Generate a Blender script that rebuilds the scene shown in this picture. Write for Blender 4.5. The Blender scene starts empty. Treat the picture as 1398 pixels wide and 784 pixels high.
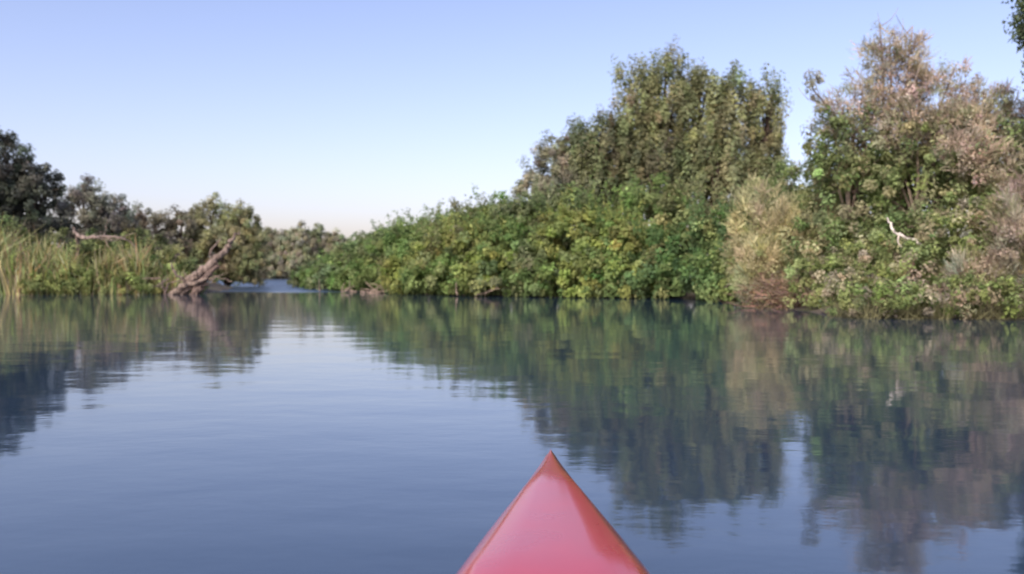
import bpy, math
import numpy as np
from math import radians, sin, cos, pi
rng = np.random.default_rng(11)
scene = bpy.context.scene
scene.view_settings.view_transform = 'Standard'
scene.view_settings.look = 'None'
scene.view_settings.exposure = 0

# ------------------------------------------------------------------ helpers
def nrm(v):
    return v / np.maximum(np.linalg.norm(v, axis=-1, keepdims=True), 1e-9)

class Builder:
    """collects quads + a per-vertex tint, makes one mesh object"""
    def __init__(s):
        s.V = []; s.C = []; s.M = []; s.S = []
    def quads(s, Q, col, mat=0, smooth=False):
        n = len(Q)
        if n == 0: return
        s.V.append(Q.reshape(-1, 3))
        col = np.broadcast_to(np.asarray(col, float), (n, 3))
        s.C.append(np.repeat(col, 4, axis=0))
        s.M.append(np.full(n, mat)); s.S.append(np.full(n, smooth))
    def make(s, name, mats):
        V = np.concatenate(s.V); C = np.concatenate(s.C); M = np.concatenate(s.M); S = np.concatenate(s.S)
        n = len(M)
        me = bpy.data.meshes.new(name)
        me.vertices.add(n * 4); me.vertices.foreach_set('co', V.astype(np.float32).ravel())
        me.loops.add(n * 4); me.loops.foreach_set('vertex_index', np.arange(n * 4, dtype=np.int32))
        me.polygons.add(n)
        me.polygons.foreach_set('loop_start', np.arange(0, n * 4, 4, dtype=np.int32))
        me.polygons.foreach_set('material_index', M.astype(np.int32))
        at = me.color_attributes.new('tint', 'FLOAT_COLOR', 'POINT')
        at.data.foreach_set('color', np.concatenate([C, np.ones((len(C), 1))], 1).astype(np.float32).ravel())
        me.update(calc_edges=True)
        me.polygons.foreach_set('use_smooth', S.astype(bool))
        for m in mats: me.materials.append(m)
        ob = bpy.data.objects.new(name, me)
        scene.collection.objects.link(ob)
        return ob

def leaf_quads(P, N, L, W):
    n = len(P)
    N = nrm(N)
    T = rng.normal(size=(n, 3)); T -= (T * N).sum(1, keepdims=True) * N; T = nrm(T)
    Bv = np.cross(N, T)
    l = (L * rng.uniform(.6, 1.3, n))[:, None]; w = (W * rng.uniform(.6, 1.3, n))[:, None]
    droop = N * l * 0.15
    Q = np.stack([P - T * l * .5 - droop, P + Bv * w * .5 - T * l * .05, P + T * l * .5 - droop, P - Bv * w * .5 - T * l * .05], 1)
    return Q

def strip_quads(P, D, L, W):
    n = len(P); D = nrm(D)
    T = nrm(np.cross(D, rng.normal(size=(n, 3))))
    l = (L * rng.uniform(.5, 1.3, n))[:, None]; w = (W * rng.uniform(.6, 1.3, n))[:, None]
    return np.stack([P - T * w * .5, P + T * w * .5, P + D * l + T * w * .2, P + D * l - T * w * .2], 1)

def tube(B, pts, rads, col, mat=1, sides=7, sub=4, wob=0.0):
    pts = np.array(pts, float); rads = np.array(rads, float)
    t = np.linspace(0, len(pts) - 1, (len(pts) - 1) * sub + 1)
    i = np.minimum(t.astype(int), len(pts) - 2); f = (t - i)[:, None]
    p0 = pts[np.maximum(i - 1, 0)]; p1 = pts[i]; p2 = pts[i + 1]; p3 = pts[np.minimum(i + 2, len(pts) - 1)]
    P = .5 * ((2 * p1) + (p2 - p0) * f + (2 * p0 - 5 * p1 + 4 * p2 - p3) * f ** 2 + (-p0 + 3 * p1 - 3 * p2 + p3) * f ** 3)
    R = np.interp(t, np.arange(len(pts)), rads)
    if wob: 
        P[1:-1] += rng.normal(size=(len(P) - 2, 3)) * wob
        R = R * rng.uniform(.85, 1.15, len(R))
    D = nrm(np.gradient(P, axis=0))
    up = np.array([0.13, 0.31, 0.94]); 
    A = nrm(np.cross(D, up) + 1e-4); Bn = np.cross(D, A)
    a = np.linspace(0, 2 * pi, sides, endpoint=False)
    ring = P[:, None] + R[:, None, None] * (A[:, None] * np.cos(a)[None, :, None] + Bn[:, None] * np.sin(a)[None, :, None])
    r2 = np.roll(ring, -1, axis=1)
    Q = np.stack([ring[:-1], r2[:-1], r2[1:], ring[1:]], 2).reshape(-1, 4, 3)
    B.quads(Q, col, mat, True)

def jit(col, n, v=.25, h=.12):
    c = np.array(col)[None] * np.exp(rng.normal(size=(n, 1)) * v)
    return np.clip(c * np.exp(rng.normal(size=(n, 3)) * h), 0, .75)

def crown(B, lobes, col, cr=.4, per=60, L=.2, W=.1, dens=1.0, mat=0, zs=1.0, kind='leaf', shell=.55, cv=.22, alt=None, altp=0.):
    for lb in lobes:
        x, y, z, rx, ry, rz = lb[:6]
        c0 = lb[6] if len(lb) > 6 else col
        area = 4 * pi * ((rx * ry) ** 1.6 / 3 + (rx * rz) ** 1.6 / 3 + (ry * rz) ** 1.6 / 3) ** (1 / 1.6)
        nc = max(8, int(dens * area / (cr * cr * 3.0)))
        d = nrm(rng.normal(size=(nc, 3)))
        r = shell + (1 - shell) * rng.random(nc) ** .6
        ph = rng.uniform(0, 6.28, 3)
        r *= 1 + .13 * np.sin(d[:, 0] * 5 + ph[0]) * np.sin(d[:, 2] * 6 + ph[1]) + .1 * np.sin(d[:, 1] * 8 + d[:, 2] * 9 + ph[2])
        out = rng.random(nc) < .12; r[out] *= rng.uniform(1.0, 1.2, out.sum())
        C = np.array([x, y, z]) + d * r[:, None] * np.array([rx, ry, rz])
        ok = C[:, 2] > .12; C = C[ok]; d = d[ok]; nc = len(C)
        s = cr * rng.uniform(.55, 1.25, nc)
        cc = jit(c0, nc, cv, .06)
        if alt is not None:
            m = rng.random(nc) < altp; cc[m] = jit(alt, m.sum(), cv, .06)
        k = np.repeat(np.arange(nc), per); n = len(k)
        off = nrm(rng.normal(size=(n, 3))) * (rng.random(n) ** .45)[:, None]
        P = C[k] + off * s[k][:, None] * np.array([1, 1, zs])
        okz = P[:, 2] > .02
        P = P[okz]; k = k[okz]; off = off[okz]; n = len(k)
        cl = cc[k] * np.exp(rng.normal(size=(n, 1)) * .18)
        if kind == 'leaf':
            N = off * .8 + d[k] * .6 + np.array([0, 0, .45]) + rng.normal(size=(n, 3)) * .4
            B.quads(leaf_quads(P, N, L, W), cl, mat)
        else:
            Dd = off * .5 + d[k] * .6 + np.array([0, 0, .5]) + rng.normal(size=(n, 3)) * .45
            B.quads(strip_quads(P, Dd, L, W), cl, mat)

def skeleton(B, base, lobes, r0=.25, col=(.12, .09, .07), mat=1, twigs=5):
    base = np.array(base, float)
    for lb in lobes:
        c = np.array(lb[:3]); rad = np.array(lb[3:6])
        mid = base + (c - base) * .45 + rng.normal(size=3) * .15; mid[2] = base[2] + (c[2] - base[2]) * .5
        tip = c + np.array([0, 0, rad[2] * .75])
        tube(B, [base, mid, c, tip], [r0, r0 * .7, r0 * .4, r0 * .08], col, mat)
        for _ in range(twigs):
            d = nrm(rng.normal(size=3) + np.array([0, 0, .6]))
            e = c + d * rad * .95
            tube(B, [c - [0, 0, rad[2] * .3], c + (e - c) * .5 + rng.normal(size=3) * .1, e], [r0 * .3, r0 * .18, r0 * .04], col, mat, 5, 3)

# ------------------------------------------------------------------ materials
def newmat(name):
    m = bpy.data.materials.new(name); m.use_nodes = True
    nt = m.node_tree; nt.nodes.clear()
    return m, nt, nt.nodes.new, nt.links.new

def foliage_mat(name, transl=.4, nscale=1.2, lo=.78, hi=1.25):
    m, nt, N, K = newmat(name)
    out = N('ShaderNodeOutputMaterial')
    at = N('ShaderNodeAttribute'); at.attribute_name = 'tint'
    tc = N('ShaderNodeTexCoord')
    no = N('ShaderNodeTexNoise'); no.inputs['Scale'].default_value = nscale; no.inputs['Detail'].default_value = 2
    K(tc.outputs['Object'], no.inputs['Vector'])
    mr = N('ShaderNodeMapRange'); mr.inputs[1].default_value = .3; mr.inputs[2].default_value = .7
    mr.inputs[3].default_value = lo; mr.inputs[4].default_value = hi
    K(no.outputs['Fac'], mr.inputs[0])
    mu = N('ShaderNodeVectorMath'); mu.operation = 'SCALE'
    K(at.outputs['Color'], mu.inputs[0]); K(mr.outputs[0], mu.inputs['Scale'])
    p = N('ShaderNodeBsdfDiffuse')
    K(mu.outputs[0], p.inputs['Color'])
    t = N('ShaderNodeBsdfTranslucent'); K(mu.outputs[0], t.inputs['Color'])
    mx = N('ShaderNodeMixShader'); mx.inputs[0].default_value = transl
    K(p.outputs[0], mx.inputs[1]); K(t.outputs[0], mx.inputs[2]); K(mx.outputs[0], out.inputs[0])
    return m

def bark_mat(name):
    m, nt, N, K = newmat(name)
    out = N('ShaderNodeOutputMaterial')
    at = N('ShaderNodeAttribute'); at.attribute_name = 'tint'
    tc = N('ShaderNodeTexCoord')
    no = N('ShaderNodeTexNoise'); no.inputs['Scale'].default_value = 9; no.inputs['Detail'].default_value = 6
    mp = N('ShaderNodeMapping'); mp.inputs['Scale'].default_value = (1, 1, .35)
    K(tc.outputs['Object'], mp.inputs[0]); K(mp.outputs[0], no.inputs['Vector'])
    mr = N('ShaderNodeMapRange'); mr.inputs[1].default_value = .3; mr.inputs[2].default_value = .7
    mr.inputs[3].default_value = .4; mr.inputs[4].default_value = 1.5
    K(no.outputs['Fac'], mr.inputs[0])
    mu = N('ShaderNodeVectorMath'); mu.operation = 'SCALE'
    K(at.outputs['Color'], mu.inputs[0]); K(mr.outputs[0], mu.inputs['Scale'])
    p = N('ShaderNodeBsdfPrincipled'); p.inputs['Roughness'].default_value = .85
    p.inputs['Specular IOR Level'].default_value = .15
    K(mu.outputs[0], p.inputs['Base Color'])
    bp = N('ShaderNodeBump'); bp.inputs['Strength'].default_value = .6; bp.inputs['Distance'].default_value = .05
    K(no.outputs['Fac'], bp.inputs['Height']); K(bp.outputs[0], p.inputs['Normal'])
    K(p.outputs[0], out.inputs[0])
    return m

M_leaf = foliage_mat('leaves'); M_far = foliage_mat('distant_leaves', nscale=.35)
M_dry = foliage_mat('dry_twigs', transl=.2, nscale=.9, lo=.75, hi=1.25)
M_reed = foliage_mat('reed_blades', transl=.3, nscale=.8)
M_bark = bark_mat('bark')

# ground
m, nt, N, K = newmat('mud_and_grass')
out = N('ShaderNodeOutputMaterial'); p = N('ShaderNodeBsdfPrincipled'); p.inputs['Roughness'].default_value = .9
tc = N('ShaderNodeTexCoord'); no = N('ShaderNodeTexNoise'); no.inputs['Scale'].default_value = .8; no.inputs['Detail'].default_value = 8
K(tc.outputs['Object'], no.inputs['Vector'])
cr = N('ShaderNodeValToRGB'); e = cr.color_ramp.elements
e[0].position = .35; e[0].color = (.05, .038, .026, 1); e[1].position = .65; e[1].color = (.07, .075, .03, 1)
x = e.new(.5); x.color = (.10, .08, .055, 1)
K(no.outputs['Fac'], cr.inputs[0]); K(cr.outputs[0], p.inputs['Base Color'])
bp = N('ShaderNodeBump'); bp.inputs['Strength'].default_value = .7; bp.inputs['Distance'].default_value = .1
K(no.outputs['Fac'], bp.inputs['Height']); K(bp.outputs[0], p.inputs['Normal']); K(p.outputs[0], out.inputs[0])
M_ground = m

# water
m, nt, N, K = newmat('river_water')
out = N('ShaderNodeOutputMaterial'); p = N('ShaderNodeBsdfPrincipled')
p.inputs['Base Color'].default_value = (.022, .046, .080, 1); p.inputs['IOR'].default_value = 1.65
tc = N('ShaderNodeTexCoord'); sp = N('ShaderNodeSeparateXYZ'); K(tc.outputs['Object'], sp.inputs[0])
far = N('ShaderNodeMapRange'); far.interpolation_type = 'SMOOTHSTEP'
far.inputs[1].default_value = 42; far.inputs[2].default_value = 48; K(sp.outputs['Y'], far.inputs[0])
rg = N('ShaderNodeMapRange'); rg.inputs[3].default_value = .055; rg.inputs[4].default_value = .35; K(far.outputs[0], rg.inputs[0])
K(rg.outputs[0], p.inputs['Roughness'])
n1 = N('ShaderNodeTexNoise'); n1.inputs['Scale'].default_value = 1.0; n1.inputs['Detail'].default_value = 2; n1.inputs['Roughness'].default_value = .45
mp = N('ShaderNodeMapping'); mp.inputs['Scale'].default_value = (.8, 1.2, 1); mp.inputs['Rotation'].default_value = (0, 0, .15)
K(tc.outputs['Object'], mp.inputs[0]); K(mp.outputs[0], n1.inputs['Vector'])
n2 = N('ShaderNodeTexNoise'); n2.inputs['Scale'].default_value = 6; n2.inputs['Detail'].default_value = 2
K(mp.outputs[0], n2.inputs['Vector'])
b1 = N('ShaderNodeBump'); b1.inputs['Strength'].default_value = 1; b1.inputs['Distance'].default_value = .006; K(n1.outputs['Fac'], b1.inputs['Height'])
b2 = N('ShaderNodeBump'); b2.inputs['Strength'].default_value = 1
dm = N('ShaderNodeMapRange'); dm.inputs[3].default_value = .0008; dm.inputs[4].default_value = .06; K(far.outputs[0], dm.inputs[0])
K(dm.outputs[0], b2.inputs['Distance'])
K(n2.outputs['Fac'], b2.inputs['Height']); K(b1.outputs[0], b2.inputs['Normal']); K(b2.outputs[0], p.inputs['Normal'])
K(p.outputs[0], out.inputs[0])
M_water = m

# ------------------------------------------------------------------ terrain + water
river = np.array([(60, -60), (45, 0), (25, 10), (14, 16.5), (11, 18.9), (7.8, 19.2), (7.5, 22), (7.7, 27), (7.6, 30), (6.4, 33.8), (.2, 37), (-3.6, 40),
                  (-8.6, 48.5), (-12.6, 57.5), (-20.6, 90), (-28, 115), (-30, 132), (-60, 150), (-60, 130), (-42, 112), (-27, 80), (-18, 58), (-15, 45), (-15.2, 41),
                  (-18, 40.2), (-23, 39.7), (-32, 37.7), (-41, 20), (-46, -60)], float)
def axis(lo, hi, a, b, fine, far):
    c = np.arange(a, b + .01, fine)
    l = a - np.geomspace(1, a - lo, far)[::-1] if a > lo else np.array([])
    r = b + np.geomspace(1, hi - b, far)
    return np.concatenate([l, c, r])
gx = axis(-700, 700, -46, 30, .6, 24); gy = axis(-300, 1500, -5, 135, .7, 24)
X, Y = np.meshgrid(gx, gy); PX = X.ravel(); PY = Y.ravel()
dist = np.full(len(PX), 1e9); inside = np.zeros(len(PX), bool)
for i in range(len(river)):
    a = river[i]; b = river[(i + 1) % len(river)]; ab = b - a
    t = np.clip(((PX - a[0]) * ab[0] + (PY - a[1]) * ab[1]) / (ab @ ab), 0, 1)
    dist = np.minimum(dist, np.hypot(PX - a[0] - t * ab[0], PY - a[1] - t * ab[1]))
    cond = ((a[1] > PY) != (b[1] > PY)) & (PX < (b[0] - a[0]) * (PY - a[1]) / (b[1] - a[1] + 1e-12) + a[0])
    inside ^= cond
wv = .08 * np.sin(PX * 1.3 + PY * .7) + .06 * np.sin(PX * 2.9 - PY * 2.1) + .05 * np.sin(PY * 3.7 + PX * .4)
sd = np.where(inside, -dist, dist) + wv * 2
H = np.where(sd > 0, np.minimum(sd * .18, .3) + np.clip(sd - 1, 0, 6) * .04 + wv * .3 * np.clip(sd, 0, 1), np.maximum(sd * .4, -1.6))
nx, ny = len(gx), len(gy)
idx = np.arange(nx * ny).reshape(ny, nx)
F = np.stack([idx[:-1, :-1], idx[:-1, 1:], idx[1:, 1:], idx[1:, :-1]], -1).reshape(-1, 4)
me = bpy.data.meshes.new('ground'); me.from_pydata(np.stack([PX, PY, H], 1).tolist(), [], F.tolist())
me.polygons.foreach_set('use_smooth', [True] * len(me.polygons)); me.materials.append(M_ground)
ob = bpy.data.objects.new('ground', me); scene.collection.objects.link(ob)
me = bpy.data.meshes.new('river_water')
me.from_pydata([(-300, -200, 0), (300, -200, 0), (300, 400, 0), (-300, 400, 0)], [], [(0, 1, 2, 3)]); me.materials.append(M_water)
ob = bpy.data.objects.new('river_water', me); scene.collection.objects.link(ob)

# ------------------------------------------------------------------ right bank shrubs
YG = (.30, .345, .11); GR = (.20, .285, .10); DG = (.145, .23, .09); OL = (.255, .285, .13); GG = (.22, .265, .13)
bank = np.array([(7.6, 29), (6.2, 33.3), (0, 36.3), (-4, 39.3), (-9, 48), (-13, 57), (-18, 78), (-21, 90)], float)
seg = np.linalg.norm(np.diff(bank, axis=0), axis=1); cum = np.r_[0, np.cumsum(seg)]
B = Builder()
lobes = [(4.9, 34.5, .7, 1.1, 1.0, 1.1, DG), (4.0, 35.0, .8, 1.2, 1.0, 1.1, GR), (5.6, 34.0, .7, 1.0, 1.0, 1.1, DG), (4.4, 35.8, 1.9, 1.3, 1.1, 1.3, YG), (3.0, 35.4, .7, 1.1, .9, 1.0, YG), (-1.5, 38, .7, 1.1, .9, 1.0, GR)]
s = 0.
while s < cum[-1]:
    bx = np.interp(s, cum, bank[:, 0]); by = np.interp(s, cum, bank[:, 1])
    hf = np.interp(bx, [-21, -15, -12, -8, -5, 8], [.5, .55, .72, .92, 1.0, 1.0])
    tx = np.interp(s + .5, cum, bank[:, 0]) - bx; ty = np.interp(s + .5, cum, bank[:, 1]) - by
    l = math.hypot(tx, ty) + 1e-6; nxn, nyn = ty / l, -tx / l
    for row, (o, cz, r) in enumerate([(.3, .65, 1.1), (1.8, 1.9, 1.35), (3.5, 2.8, 1.5)]):
        j = rng.normal(size=3) * ([.2, .2, .25] if row == 0 else [.4, .4, .45])
        rr = r * rng.uniform(.85 if row == 0 else .75, 1.15)
        x_, y_ = bx + nxn * o + j[0], by + nyn * o + j[1]
        u = rng.random()
        if row <= 1:
            if -5.5 < bx < -1.0: c = YG if u < .5 else (GR if u < .8 else OL)
            elif 1.0 < bx < 4.2: c = YG if u < .45 else GR
            elif bx >= 4.2: c = DG if u < .6 else GR
            else: c = GR if u < .7 else GG
        else: c = [GR, GR, GG, DG, OL][rng.integers(5)]
        lobes.append((x_, y_, cz * hf + j[2] * .6, rr * 1.1, rr, rr * hf, c))
    s += 1.35
near = [l for l in lobes if l[1] < 50]; farl = [l for l in lobes if l[1] >= 50]
crown(B, near, GR, cr=.34, per=54, L=.18, W=.11, dens=1.0, cv=.22, alt=(.28, .33, .13), altp=.2)
crown(B, farl, GR, cr=.45, per=45, L=.26, W=.15, dens=.9, cv=.2)
sh = [l for l in near if l[2] > 1.6]
for l in sh:
    n = 14
    P = np.array([l[0], l[1], l[2] + l[5] * .6]) + rng.normal(size=(n, 3)) * [l[3] * .5, l[4] * .5, .2]
    D = rng.normal(size=(n, 3)) * .35 + [0, 0, 1]
    for q, d in zip(P, D):
        k = 30; t = rng.random(k)[:, None]; d = d / np.linalg.norm(d)
        pp = q + d * t * rng.uniform(.4, 1.1) + rng.normal(size=(k, 3)) * .08
        B.quads(leaf_quads(pp, rng.normal(size=(k, 3)) + [0, -.4, .4], .18, .07), jit(l[6], k, .2, .06), 0)
B.make('riverbank_shrubs', [M_leaf, M_bark])

# ------------------------------------------------------------------ big tree: dense upright plumes
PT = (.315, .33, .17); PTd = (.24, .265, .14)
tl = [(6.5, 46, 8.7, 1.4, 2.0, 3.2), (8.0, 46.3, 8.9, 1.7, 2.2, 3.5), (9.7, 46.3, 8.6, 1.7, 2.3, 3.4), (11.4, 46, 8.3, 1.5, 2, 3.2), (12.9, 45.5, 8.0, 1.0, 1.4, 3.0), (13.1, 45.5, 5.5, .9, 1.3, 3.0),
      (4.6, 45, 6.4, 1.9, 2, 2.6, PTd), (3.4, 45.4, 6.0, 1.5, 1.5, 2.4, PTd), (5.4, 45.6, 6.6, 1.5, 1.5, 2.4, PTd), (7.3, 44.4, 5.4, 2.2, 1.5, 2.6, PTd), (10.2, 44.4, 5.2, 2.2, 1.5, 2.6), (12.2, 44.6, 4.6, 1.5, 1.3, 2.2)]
B = Builder()
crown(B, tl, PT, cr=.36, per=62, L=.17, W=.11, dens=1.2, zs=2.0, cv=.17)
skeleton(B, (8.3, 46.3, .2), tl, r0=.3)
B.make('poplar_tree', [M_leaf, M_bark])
B = Builder()
tl = [(2.1, 45, 5.6, 1.25, 1.5, 2.4), (1.1, 45.5, 4.7, 1.0, 1.3, 2.0), (3.0, 45.3, 5.5, 1.1, 1.3, 2.0)]
crown(B, tl, (.36, .36, .25), cr=.34, per=60, L=.16, W=.09, dens=1.2, cv=.18)
skeleton(B, (2, 45.5, .2), tl, r0=.15, col=(.25, .2, .16))
B.make('willow_tree', [M_leaf, M_bark])

# ------------------------------------------------------------------ right: green willow with dry crown
DRY = (.50, .42, .31); DRYP = (.46, .39, .30)
B = Builder()
tl = [(9.7, 25.6, 3.0, 1.4, 1.5, 2.1), (11.4, 25, 3.0, 1.6, 1.5, 2.2), (10.0, 26, 4.6, 1.4, 1.4, 1.3), (12.2, 26, 4.3, 1.5, 1.4, 1.4), (13.6, 24.5, 3.0, 1.5, 1.5, 2.2),
      (9.0, 25.0, 1.3, 1.2, 1.1, 1.2), (10.8, 23.5, 1.4, 1.5, 1.2, 1.3), (12.6, 22.8, 1.4, 1.4, 1.2, 1.4), (15.3, 23.5, 3.0, 1.6, 1.5, 2.4),
      (13.8, 26.5, 4.6, 1.5, 1.4, 1.5), (9.6, 29, 2.6, 1.6, 1.5, 2.2), (12, 29, 2.8, 1.7, 1.5, 2.4), (14.8, 28.5, 3.2, 1.8, 1.5, 2.6)]
crown(B, tl, (.235, .30, .125), cr=.27, per=48, L=.13, W=.07, dens=1.1, cv=.25, alt=(.37, .37, .20), altp=.32)
skeleton(B, (11, 26, .2), tl[:5], r0=.16, col=(.2, .16, .12), twigs=8)
B.make('willow_tree', [M_leaf, M_bark])

B = Builder()
base = np.array([11.2, 26.3, .3])
tips = [(8.9, 26, 6.4), (9.6, 26, 5.9), (10.3, 26.3, 6.6), (10.75, 26, 8.3), (11.2, 26.4, 8.0), (11.7, 26, 8.2), (12.2, 26.2, 7.2), (12.9, 26, 6.9), (13.5, 25.8, 6.2), (14.4, 25.5, 5.8), (11.4, 25.3, 6.4), (12.3, 25.2, 5.6), (13.4, 25, 5.2)]
for tp in tips:
    tp = np.array(tp); mid = base + (tp - base) * .5 + rng.normal(size=3) * .25
    tube(B, [base, mid, base + (tp - base) * .8 + rng.normal(size=3) * .15, tp], [.12, .07, .035, .01], (.33, .25, .2), 1, 6, 4, .02)
    for q in range(14):
        a = mid + (tp - mid) * rng.uniform(.1, 1); d = nrm(rng.normal(size=3) + [0, 0, .5]); L = rng.uniform(.4, 1.0)
        tube(B, [a, a + d * L * .5 + rng.normal(size=3) * .06, a + d * L + [0, 0, .1]], [.02, .012, .004], (.4, .32, .26), 1, 4, 2)
dl = [(10.0, 26, 5.6, 1.1, .9, .85), (11.2, 26.2, 6.5, 1.2, .9, 1.1), (10.8, 26.1, 7.5, .55, .5, .7), (11.7, 26.1, 7.4, .5, .5, .65), (12.4, 26, 6.1, 1.3, .9, 1.1), (13.6, 25.7, 5.6, 1.1, .9, 1.0), (12.6, 24.9, 5.0, 1.4, .8, .8), (14.6, 25.2, 5.0, 1.0, .9, 1.0), (11.3, 25.1, 5.2, 1.0, .7, .8), (12.9, 23.6, 3.8, 1.0, .6, .7), (12.0, 23.4, 4.2, .8, .6, .6), (13.6, 23.2, 3.2, 1.0, .6, .8)]
crown(B, dl, DRY, cr=.24, per=34, L=.2, W=.024, dens=.85, kind='strip', shell=.3, cv=.2, alt=(.33, .32, .19), altp=.3)
crown(B, dl, DRYP, cr=.24, per=26, L=.09, W=.05, dens=.85, kind='leaf', shell=.3, cv=.22, alt=(.31, .32, .17), altp=.35)
tube(B, [(9.8, 25.8, 4.8), (9.2, 25.8, 5.8), (8.75, 25.8, 6.3), (8.6, 25.8, 6.9)], [.05, .035, .025, .012], (.2, .16, .13), 1, 6, 4, .02)
crown(B, [(8.75, 25.8, 6.5, .25, .2, .4)], (.28, .27, .18), cr=.15, per=20, L=.09, W=.05, dens=1.2)
tube(B, [(12.0, 24.1, 4.3), (12.6, 24, 4.45), (13.1, 24, 4.65), (13.6, 24, 4.6)], [.02, .03, .025, .012], (.5, .42, .36), 1, 6, 4, .015)
B.make('dry_tamarisk_tree', [M_dry, M_bark])

# beige tamarisk bush
B = Builder()
tl = [(7.6, 27.8, 2.0, .75, .8, 1.7), (8.4, 27.2, 1.6, .9, .8, 1.6), (7.6, 26.6, .9, .85, .7, 1.0), (9.0, 26.2, 1.2, .8, .7, 1.2), (9.3, 27.2, 2.2, .8, .7, 1.4)]
crown(B, tl, (.47, .44, .25), cr=.25, per=60, L=.24, W=.026, dens=1.1, kind='strip', shell=.4, cv=.2, zs=1.3, alt=(.35, .36, .16), altp=.25)
crown(B, tl, (.47, .45, .25), cr=.25, per=36, L=.1, W=.05, dens=1.0, kind='leaf', shell=.4, cv=.2, alt=(.33, .37, .15), altp=.25)
skeleton(B, (8.1, 27.4, .1), tl, r0=.05, col=(.3, .22, .16))
B.make('tamarisk_bush', [M_dry, M_bark])
B = Builder()
tl = [(11.7, 20.2, 1.2, .9, .8, 1.2), (10.7, 20.4, .7, .7, .7, .8), (13.1, 20, 1.2, 1.1, .8, 1.3), (12.3, 21, 2.2, .9, .8, .9)]
crown(B, tl, (.46, .39, .29), cr=.22, per=60, L=.2, W=.02, dens=1.1, kind='strip', shell=.35, cv=.2, zs=1.2, alt=(.25, .25, .12), altp=.2)
crown(B, tl, (.43, .38, .27), cr=.22, per=40, L=.08, W=.045, dens=1.0, kind='leaf', shell=.35, cv=.25, alt=(.29, .32, .14), altp=.4)
skeleton(B, (11.9, 20.3, .1), tl, r0=.04, col=(.3, .22, .18))
B.make('tamarisk_bush', [M_dry, M_bark])
# low bank plants
B = Builder()
tl = [(7.7, 19.4, .35, .6, .5, .5), (8.5, 19.1, .4, .7, .5, .5), (9.3, 18.9, .45, .8, .5, .55), (10.3, 18.9, .4, .7, .5, .5), (11.3, 18.8, .4, .8, .5, .5), (12.4, 18.2, .4, .8, .5, .5), (13.5, 17.4, .4, .8, .6, .5),
      (8.0, 21.0, .5, .7, .7, .6), (9.4, 21.2, .9, 1, .8, .9), (10.8, 21.6, 1.3, 1, .8, 1.1), (8.0, 23.2, .6, .7, .9, .8), (7.9, 25, .3, .5, .8, .4), (9.3, 23.5, 1.1, .9, .8, 1.0), (11.6, 22.2, 2.0, .9, .8, 1.0)]
crown(B, tl, (.28, .34, .13), cr=.2, per=42, L=.1, W=.055, dens=1.1, cv=.26, alt=(.42, .38, .25), altp=.3)
n = 3500
P = np.stack([rng.uniform(7.3, 14, n), np.zeros(n), np.full(n, .0)], 1)
P[:, 1] = np.interp(P[:, 0], [7.3, 11, 14], [19.0, 18.6, 16.4]) + rng.random(n) * 1.6
lump = .6 + .5 * np.sin(P[:, 0] * 3.1) * np.sin(P[:, 0] * 7.3 + 1)
B.quads(strip_quads(P, rng.normal(size=(n, 3)) * .5 + [0, -.2, .8], .45, .02)[rng.random(n) < lump], (.3, .29, .15), 0)
B.make('bank_plants', [M_leaf, M_bark])
# flood debris heap
B = Builder()
n = 9000
a = rng.normal(size=(n, 3)) * [.65, .45, .24]; P = np.array([8.3, 25.0, .3]) + a; P[:, 2] = np.abs(P[:, 2])
B.quads(strip_quads(P, rng.normal(size=(n, 3)) * [1, .6, .45] + [0, 0, -.1], .35, .025), jit((.27, .20, .13), n, .4), 0)
for q in range(40):
    a = np.array([8.3, 24.9, .4]) + rng.normal(size=3) * [.7, .4, .2]; d = nrm(rng.normal(size=3) * [1, .5, .4])
    tube(B, [a, a + d * .4 + rng.normal(size=3) * .05, a + d * .9], [.025, .02, .006], (.25, .18, .13), 1, 5, 2)
B.make('driftwood_debris', [M_dry, M_bark])
# pale dead branch
B = Builder()
tube(B, [(9.25, 21.9, 2.35), (9.3, 21.7, 2.1), (9.4, 21.5, 1.9), (9.7, 21.4, 1.78), (9.9, 21.5, 1.6), (10.1, 22.6, 1.3)], [.012, .03, .032, .032, .026, .02], (.66, .6, .5), 0, 7, 4, .018)
tube(B, [(9.4, 21.5, 1.9), (9.32, 21.4, 1.72), (9.36, 21.3, 1.6)], [.022, .016, .006], (.6, .52, .42), 0, 6, 3, .01)
tube(B, [(10.1, 22.6, 1.3), (10.4, 24, .8), (10.8, 25.5, .2)], [.02, .04, .06], (.4, .33, .26), 0, 6, 4)
B.make('dead_branch', [M_bark])
# bare twigs along water
B = Builder()
for cx, cy, w, k in [(-7.8, 45.0, .9, 16), (-6.5, 42.7, .7, 12), (-1.0, 36.7, .5, 5)]:
    for q in range(k):
        a = np.array([cx + rng.normal() * w, cy + rng.normal() * .3, .05]); d = nrm(rng.normal(size=3) * [1, .4, .6] + [0, -.3, .5]); L = rng.uniform(.4, 1.2)
        tube(B, [a, a + d * L * .5 + rng.normal(size=3) * .1, a + d * L], [.035, .025, .01], (.36, .28, .21), 0, 5, 3)
B.make('driftwood_branches', [M_bark])

# tall dark tree at the right edge
B = Builder()
tl = [(14.1, 22, 6.3, 1.35, 1.5, 2.6), (13.85, 22, 9, 1.35, 1.2, 2.6), (13.9, 22, 7.3, 1.3, 1.2, 1.6), (16, 22, 6, 1.6, 1.6, 3.2)]
crown(B, tl, (.16, .20, .11), cr=.3, per=60, L=.14, W=.07, dens=1.4, zs=1.5, cv=.22)
skeleton(B, (15, 22.3, .2), tl, r0=.22)
B.make('poplar_tree', [M_leaf, M_bark])

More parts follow.
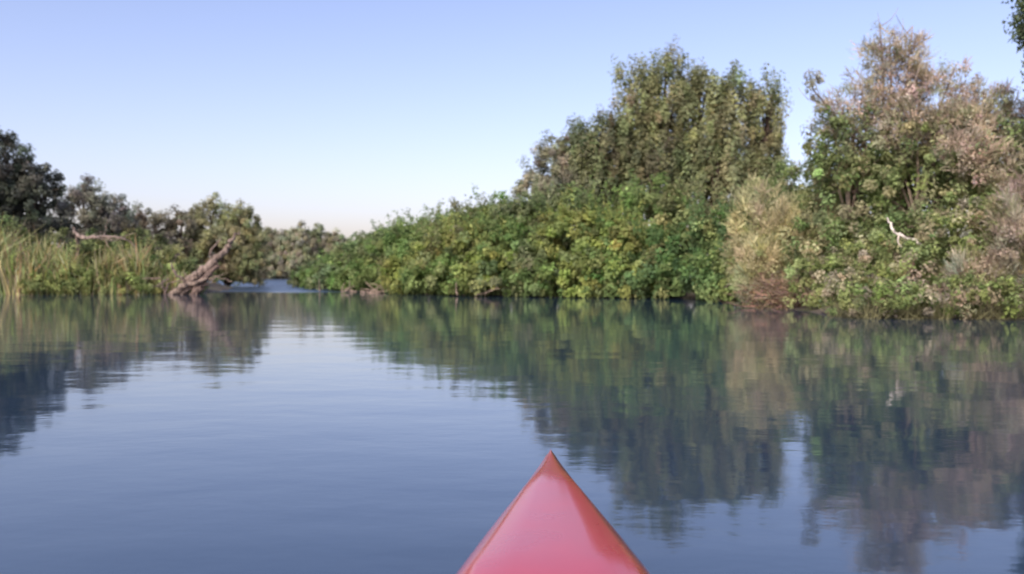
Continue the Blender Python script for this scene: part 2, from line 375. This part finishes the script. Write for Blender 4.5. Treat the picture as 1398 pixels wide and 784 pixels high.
# ------------------------------------------------------------------ left bank
def tree(name, tl, col, base, cr=.4, per=65, L=.19, W=.12, dens=1.4, r0=.25, bark=(.1, .08, .06), mat=None, **k):
    B = Builder(); crown(B, tl, col, cr=cr, per=per, L=L, W=W, dens=dens, **k); skeleton(B, base, tl, r0=r0, col=bark)
    return B.make(name, [mat or M_leaf, M_bark])
tree('oak_tree', [(-27.2, 47, 5.8, 1.9, 2, 2.7), (-25.3, 47, 4.6, 1.6, 1.8, 2.3), (-26.6, 47, 4.2, 1.8, 1.8, 2.2), (-30, 47, 5.7, 2.4, 2.2, 3.2), (-33.5, 46, 5.5, 2.6, 2.2, 3)], (.12, .13, .10), (-28, 47.3, .2))  # silhouette shade put into this crown's dark tint
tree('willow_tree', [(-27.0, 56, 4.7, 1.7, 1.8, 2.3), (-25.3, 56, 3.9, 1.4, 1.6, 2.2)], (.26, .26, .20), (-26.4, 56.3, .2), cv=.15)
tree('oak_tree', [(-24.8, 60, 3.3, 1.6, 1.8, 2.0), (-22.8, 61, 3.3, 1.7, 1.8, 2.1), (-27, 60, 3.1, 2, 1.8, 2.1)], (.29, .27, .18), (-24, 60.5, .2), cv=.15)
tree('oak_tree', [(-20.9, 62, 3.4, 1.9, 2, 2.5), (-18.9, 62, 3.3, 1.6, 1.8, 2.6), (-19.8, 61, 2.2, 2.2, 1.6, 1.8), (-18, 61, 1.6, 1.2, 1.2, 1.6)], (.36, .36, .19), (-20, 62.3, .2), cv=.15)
B = Builder()
ul = [(x + rng.normal() * .4, 43.0 + rng.normal() * .7, 1.0 + rng.random() * .8, 1.3, 1.1, 1.2 + rng.random() * .7) for x in np.arange(-34, -16.5, 1.2)]
ul += [(-16.3, 42.8, .8, 1.1, .9, 1.1), (-15.6, 43.3, .7, .9, .9, .9)]
crown(B, ul, (.19, .23, .10), cr=.34, per=50, L=.18, W=.1, dens=1., cv=.35, alt=(.29, .33, .14), altp=.35)
ul = [(x, 50 + rng.normal(), 1.5, 1.7, 1.3, 1.8) for x in np.arange(-36, -18.5, 1.8)]
crown(B, ul, (.18, .17, .12), cr=.45, per=45, L=.25, W=.12, dens=.9, cv=.25)
B.make('riverbank_shrubs', [M_leaf, M_bark])
# reeds: patchy stands of different height
B = Builder()
n = 17000
xs = rng.uniform(-33, -15.3, n)
g = (np.sin(xs * 1.7 + .6) + np.sin(xs * 4.1 + 2) * .7 + np.sin(xs * 9.3) * .4) / 2.1
dep = rng.random(n) ** 1.2 * 2.8
keep = rng.random(n) < np.clip(.6 + g * .7, .12, 1); xs = xs[keep]; dep = dep[keep]; g = g[keep]; n = len(xs)
ys = np.interp(xs, [-33, -23, -18, -15.2], [37.0, 39.0, 39.5, 40.4]) + dep
g2 = np.sin(xs * 3.3 + dep * 2.0) * np.sin(xs * 1.1 + 1.5)
hh = np.interp(xs, [-33, -22.6, -21, -19.5, -18.3, -16.6, -15.6], [3.3, 3.2, 2.3, 1.9, 2.4, 2.2, 1.4]) * (.85 + .28 * g2 + .1 * g) * rng.uniform(.35, 1.15, n)
lean = rng.normal(size=(n, 2)) * .17 + np.stack([np.sin(xs * 2.3) * .12, np.zeros(n)], 1)
P0 = np.stack([xs, ys, np.full(n, -.05)], 1)
P1 = P0 + np.stack([lean[:, 0] * hh * .5, lean[:, 1] * hh * .5, hh * .6], 1)
bend = rng.normal(size=(n, 2)) * .35
P2 = P1 + np.stack([(lean[:, 0] + bend[:, 0]) * hh * .5, (lean[:, 1] + bend[:, 1]) * hh * .5, hh * .4 * (1 - np.minimum(np.abs(bend[:, 0]), 1))], 1)
ang = rng.uniform(-1, 1, n); Tn = np.stack([np.cos(ang), np.sin(ang), np.zeros(n)], 1); w = (rng.uniform(.02, .05, n))[:, None]
col = jit((.28, .31, .12), n, .3); mm = rng.random(n) < (.25 + .3 * (g > .2)); col[mm] = jit((.42, .38, .2), mm.sum(), .25)
B.quads(np.stack([P0 - Tn * w, P0 + Tn * w, P1 + Tn * w * .8, P1 - Tn * w * .8], 1), col)
B.quads(np.stack([P1 - Tn * w * .8, P1 + Tn * w * .8, P2 + Tn * w * .1, P2 - Tn * w * .1], 1), col)
B.make('reeds', [M_reed])
B = Builder()
fl = [(x, np.interp(x, [-33, -23, -18, -15.2], [37.3, 39.3, 39.8, 40.8]) + rng.normal() * .2, .3, .6, .4, rng.uniform(.3, 1.2)) for x in rng.uniform(-31, -15.5, 34)]
crown(B, fl, (.27, .31, .12), cr=.22, per=40, L=.13, W=.06, dens=1.0, cv=.3)
B.make('bank_plants', [M_leaf, M_bark])

# leaning dead tree
B = Builder(); tc_ = (.25, .195, .155)
tube(B, [(-15.2, 40.2, -.2), (-14.6, 40.1, .45), (-13.9, 40.1, 1.1), (-13.2, 40.0, 1.75), (-12.7, 40, 2.3), (-12.3, 40, 2.85)], [.30, .24, .2, .16, .11, .04], tc_, 0, 10, 5, .05)
tube(B, [(-14.4, 40.0, -.2), (-14.0, 39.8, .4), (-13.7, 39.9, .8), (-13.3, 39.9, 1.5)], [.22, .18, .14, .08], (.17, .125, .10), 0, 9, 4, .05)
tube(B, [(-15.6, 40.0, -.1), (-15.0, 39.8, .25), (-14.3, 39.7, .55), (-13.6, 39.6, .75)], [.12, .14, .1, .04], (.28, .22, .17), 0, 8, 4, .04)
tube(B, [(-13.6, 40, 1.4), (-13.5, 39.8, 2.0), (-13.0, 39.7, 2.5)], [.07, .05, .02], tc_, 0, 6, 4, .03)
tube(B, [(-14.6, 40, .5), (-15.1, 39.7, 1.0), (-15.2, 39.6, 1.5)], [.08, .05, .02], (.24, .19, .15), 0, 6, 4, .03)
for q in range(26):
    a = np.array([-14.5 + rng.normal() * .6, 39.9, .2 + rng.random() * .6]); d = nrm(rng.normal(size=3) * [1, .4, .6] + [0.2, -.2, .2])
    tube(B, [a, a + d * .5, a + d * rng.uniform(.6, 1.2)], [.04, .028, .008], (.25, .19, .15), 0, 5, 3, .02)
B.make('leaning_dead_tree', [M_bark])
B = Builder()
tube(B, [(-20.6, 41.6, 3.1), (-20.3, 41.4, 2.75), (-19.8, 41.3, 2.6), (-19.2, 41.3, 2.7), (-18.3, 41.5, 2.62), (-17.8, 42, 2.2)], [.02, .05, .06, .05, .04, .02], (.36, .28, .23), 0, 8, 4, .03)
tube(B, [(-20.3, 41.4, 2.75), (-20.6, 42, 1.6), (-20.7, 42.5, .2)], [.06, .08, .12], (.28, .22, .18), 0, 8, 4, .02)
for q in range(10):
    a = np.array([-19.3 + rng.normal() * .6, 41.4, 2.6]); d = nrm(rng.normal(size=3) * [1, .4, .5]); tube(B, [a, a + d * .4, a + d * .9], [.03, .02, .005], (.34, .27, .22), 0, 5, 3, .02)
B.make('fallen_branch', [M_bark])

# ------------------------------------------------------------------ distant trees, haze painted into their pale tints
B = Builder()
dl = []
for x in np.arange(-46, -23, 2.4):
    top = np.interp(x, [-46, -37, -34, -29, -26, -23], [8, 7.6, 8.4, 8.2, 7.2, 5.6]) * rng.uniform(.95, 1.04)
    y = 152 if x < -41 else 138
    dl.append((x, y + rng.normal() * 2, top * .5, 2.4, 2.5, top * .48))
    dl.append((x + 1, y - 2 + rng.normal(), top * .25, 2.4, 2.0, top * .25))
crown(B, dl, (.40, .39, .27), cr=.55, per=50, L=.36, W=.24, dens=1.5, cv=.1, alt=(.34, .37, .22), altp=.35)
dl = []
for x in np.arange(-170, 200, 5.0):
    top = rng.uniform(4.5, 7.0)
    dl.append((x, 178 + rng.normal() * 5, top * .45, 4, 3, top * .55))
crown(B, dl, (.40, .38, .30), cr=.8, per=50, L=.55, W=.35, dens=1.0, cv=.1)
B.make('distant_trees', [M_far])

# ------------------------------------------------------------------ kayak
m, nt, N, K = newmat('red_kayak_plastic')
out = N('ShaderNodeOutputMaterial'); p = N('ShaderNodeBsdfPrincipled')
tc = N('ShaderNodeTexCoord'); no = N('ShaderNodeTexNoise'); no.inputs['Scale'].default_value = 5; no.inputs['Detail'].default_value = 6
K(tc.outputs['Object'], no.inputs['Vector'])
cr = N('ShaderNodeValToRGB'); e = cr.color_ramp.elements
e[0].position = .3; e[0].color = (.46, .024, .030, 1); e[1].position = .7; e[1].color = (.53, .038, .045, 1)
K(no.outputs['Fac'], cr.inputs[0]); K(cr.outputs[0], p.inputs['Base Color'])
mr = N('ShaderNodeMapRange'); mr.inputs[3].default_value = .2; mr.inputs[4].default_value = .36; K(no.outputs['Fac'], mr.inputs[0]); K(mr.outputs[0], p.inputs['Roughness'])
p.inputs['Coat Weight'].default_value = .6; p.inputs['Coat Roughness'].default_value = .1
K(p.outputs[0], out.inputs[0]); M_kay = m
m, nt, N, K = newmat('black_rubber')
out = N('ShaderNodeOutputMaterial'); p = N('ShaderNodeBsdfPrincipled'); p.inputs['Base Color'].default_value = (.02, .02, .022, 1); p.inputs['Roughness'].default_value = .6
K(p.outputs[0], out.inputs[0]); M_blk = m

bow = np.array([.153, 3.5]); dirv = nrm(np.array([-.037, -1.0]))
side = np.array([-dirv[1], dirv[0]])
S = np.r_[np.array([0, .015, .04, .08, .14, .22]), np.arange(.32, 4.9, .08), np.array([4.9, 4.96, 5.0])]
def prof(s):
    w = np.interp(s, [0, .015, .04, .1, .4, .95, 1.5, 2.2, 3.0, 3.7, 4.4, 4.9, 5.0], [.004, .012, .02, .032, .085, .195, .298, .345, .34, .29, .18, .05, .004])
    zg = np.interp(s, [0, .1, 1.5, 3, 5], [.285, .27, .215, .20, .30])
    crn = np.interp(s, [0, .1, .6, 1.5, 2.4, 4, 5], [.014, .03, .08, .13, .13, .06, .01])
    kd = np.interp(s, [0, .08, .3, .8, 3, 4.6, 5], [.25, .12, -.02, -.1, -.12, -.05, .28])
    k = np.interp(s, [0, .15, .7, 1.5], [.15, .3, .54, .62])
    right = [(0, zg + crn * 1.05), (w * k * .5, zg + crn * 1.035), (w * k * .93, zg + crn * 1.0), (w * k * 1.04, zg + crn * .93), (w * .955, zg + crn * .13), (w, zg), (w * 1.0, zg - .012), (w * .96, zg - .02),
             (w * .9, zg * .5 + kd * .5), (w * .62, kd + .03), (w * .2, kd)]
    return np.array(right)
verts = []; rings = []
for s in S:
    pr = prof(s)
    full = [(-x, z) for x, z in pr[::-1]] + [(x, z) for x, z in pr[1:]]
    rings.append(len(full))
    for x, z in full:
        q = bow + dirv * s + side * x
        verts.append((q[0], q[1], z))
nr = rings[0]; faces = []
mid = (nr - 1) // 2
for i in range(len(S) - 1):
    for j in range(nr - 1):
        sc = (S[i] + S[i + 1]) / 2
        if 2.75 < sc < 3.65 and mid - 3 <= j < mid + 3: continue
        faces.append((i * nr + j, i * nr + j + 1, (i + 1) * nr + j + 1, (i + 1) * nr + j))
    faces.append((i * nr + nr - 1, i * nr, (i + 1) * nr, (i + 1) * nr + nr - 1))
me = bpy.data.meshes.new('hull_and_deck'); me.from_pydata(verts, [], faces)
me.polygons.foreach_set('use_smooth', [True] * len(me.polygons)); me.materials.append(M_kay)
hull = bpy.data.objects.new('hull_and_deck', me); scene.collection.objects.link(hull)
kay = bpy.data.objects.new('kayak', None); scene.collection.objects.link(kay); hull.parent = kay
B = Builder(); pts = []
for a in np.linspace(0, 2 * pi, 25):
    q = bow + dirv * (3.2 + .5 * cos(a)) + side * (.22 * sin(a)); pts.append((q[0], q[1], .315))
tube(B, pts, [.016] * 25, (0, 0, 0), 0, 8, 2)
c = B.make('cockpit_coaming', [M_blk]); c.parent = kay
B = Builder()
q = bow + dirv * 3.35
def sheet(f, nu=10, nv=10):
    u = np.linspace(0, 1, nu + 1); g = np.array([[f(a, b) for b in u] for a in u])
    return np.stack([g[:-1, :-1], g[1:, :-1], g[1:, 1:], g[:-1, 1:]], 2).reshape(-1, 4, 3)
B.quads(sheet(lambda a, b: (q[0] + (a - .5) * .38, q[1] + .2 - .38 * b, .06 + .06 * (abs(a - .5) * 2) ** 2 + .18 * max(0, b - .8) * 5)), (0, 0, 0), 0, True)
c = B.make('seat', [M_blk]); c.parent = kay

# ------------------------------------------------------------------ light
SE, SA = 40, 208      # sun behind-left of the viewer
w = bpy.data.worlds.new('World'); scene.world = w; w.use_nodes = True
nt = w.node_tree; nt.nodes.clear()
o = nt.nodes.new('ShaderNodeOutputWorld'); bg = nt.nodes.new('ShaderNodeBackground'); sk = nt.nodes.new('ShaderNodeTexSky')
sk.sky_type = 'NISHITA'; sk.sun_disc = False; sk.sun_elevation = radians(SE); sk.sun_rotation = radians(SA)
sk.air_density = 1.0; sk.dust_density = 2.0; sk.ozone_density = 2.0; sk.altitude = 0
bg.inputs[1].default_value = .15
mul = nt.nodes.new('ShaderNodeVectorMath'); mul.operation = 'MULTIPLY'; mul.inputs[1].default_value = (1.70, 1.41, 1.52)
nt.links.new(sk.outputs[0], mul.inputs[0]); nt.links.new(mul.outputs[0], bg.inputs[0]); nt.links.new(bg.outputs[0], o.inputs[0])
sl = bpy.data.lights.new('sun', 'SUN'); sl.energy = 3.0; sl.angle = radians(.6); sl.color = (1, .95, .85)
so = bpy.data.objects.new('sun', sl); scene.collection.objects.link(so)
from mathutils import Vector
d = Vector((sin(radians(SA)) * cos(radians(SE)), cos(radians(SA)) * cos(radians(SE)), sin(radians(SE))))
so.rotation_euler = d.to_track_quat('Z', 'Y').to_euler(); so.location = (0, 0, 30)

# ------------------------------------------------------------------ camera
cd = bpy.data.cameras.new('camera'); cam = bpy.data.objects.new('camera', cd); scene.collection.objects.link(cam)
cam.location = (0, 0, 1.0); cam.rotation_euler = (radians(90 - .947), 0, 0)
cd.sensor_width = 36; cd.lens = 36 * 1210 / 1398; cd.clip_start = .05; cd.clip_end = 4000
cd.dof.use_dof = True; cd.dof.focus_distance = 4.6; cd.dof.aperture_fstop = 2.0
scene.camera = cam
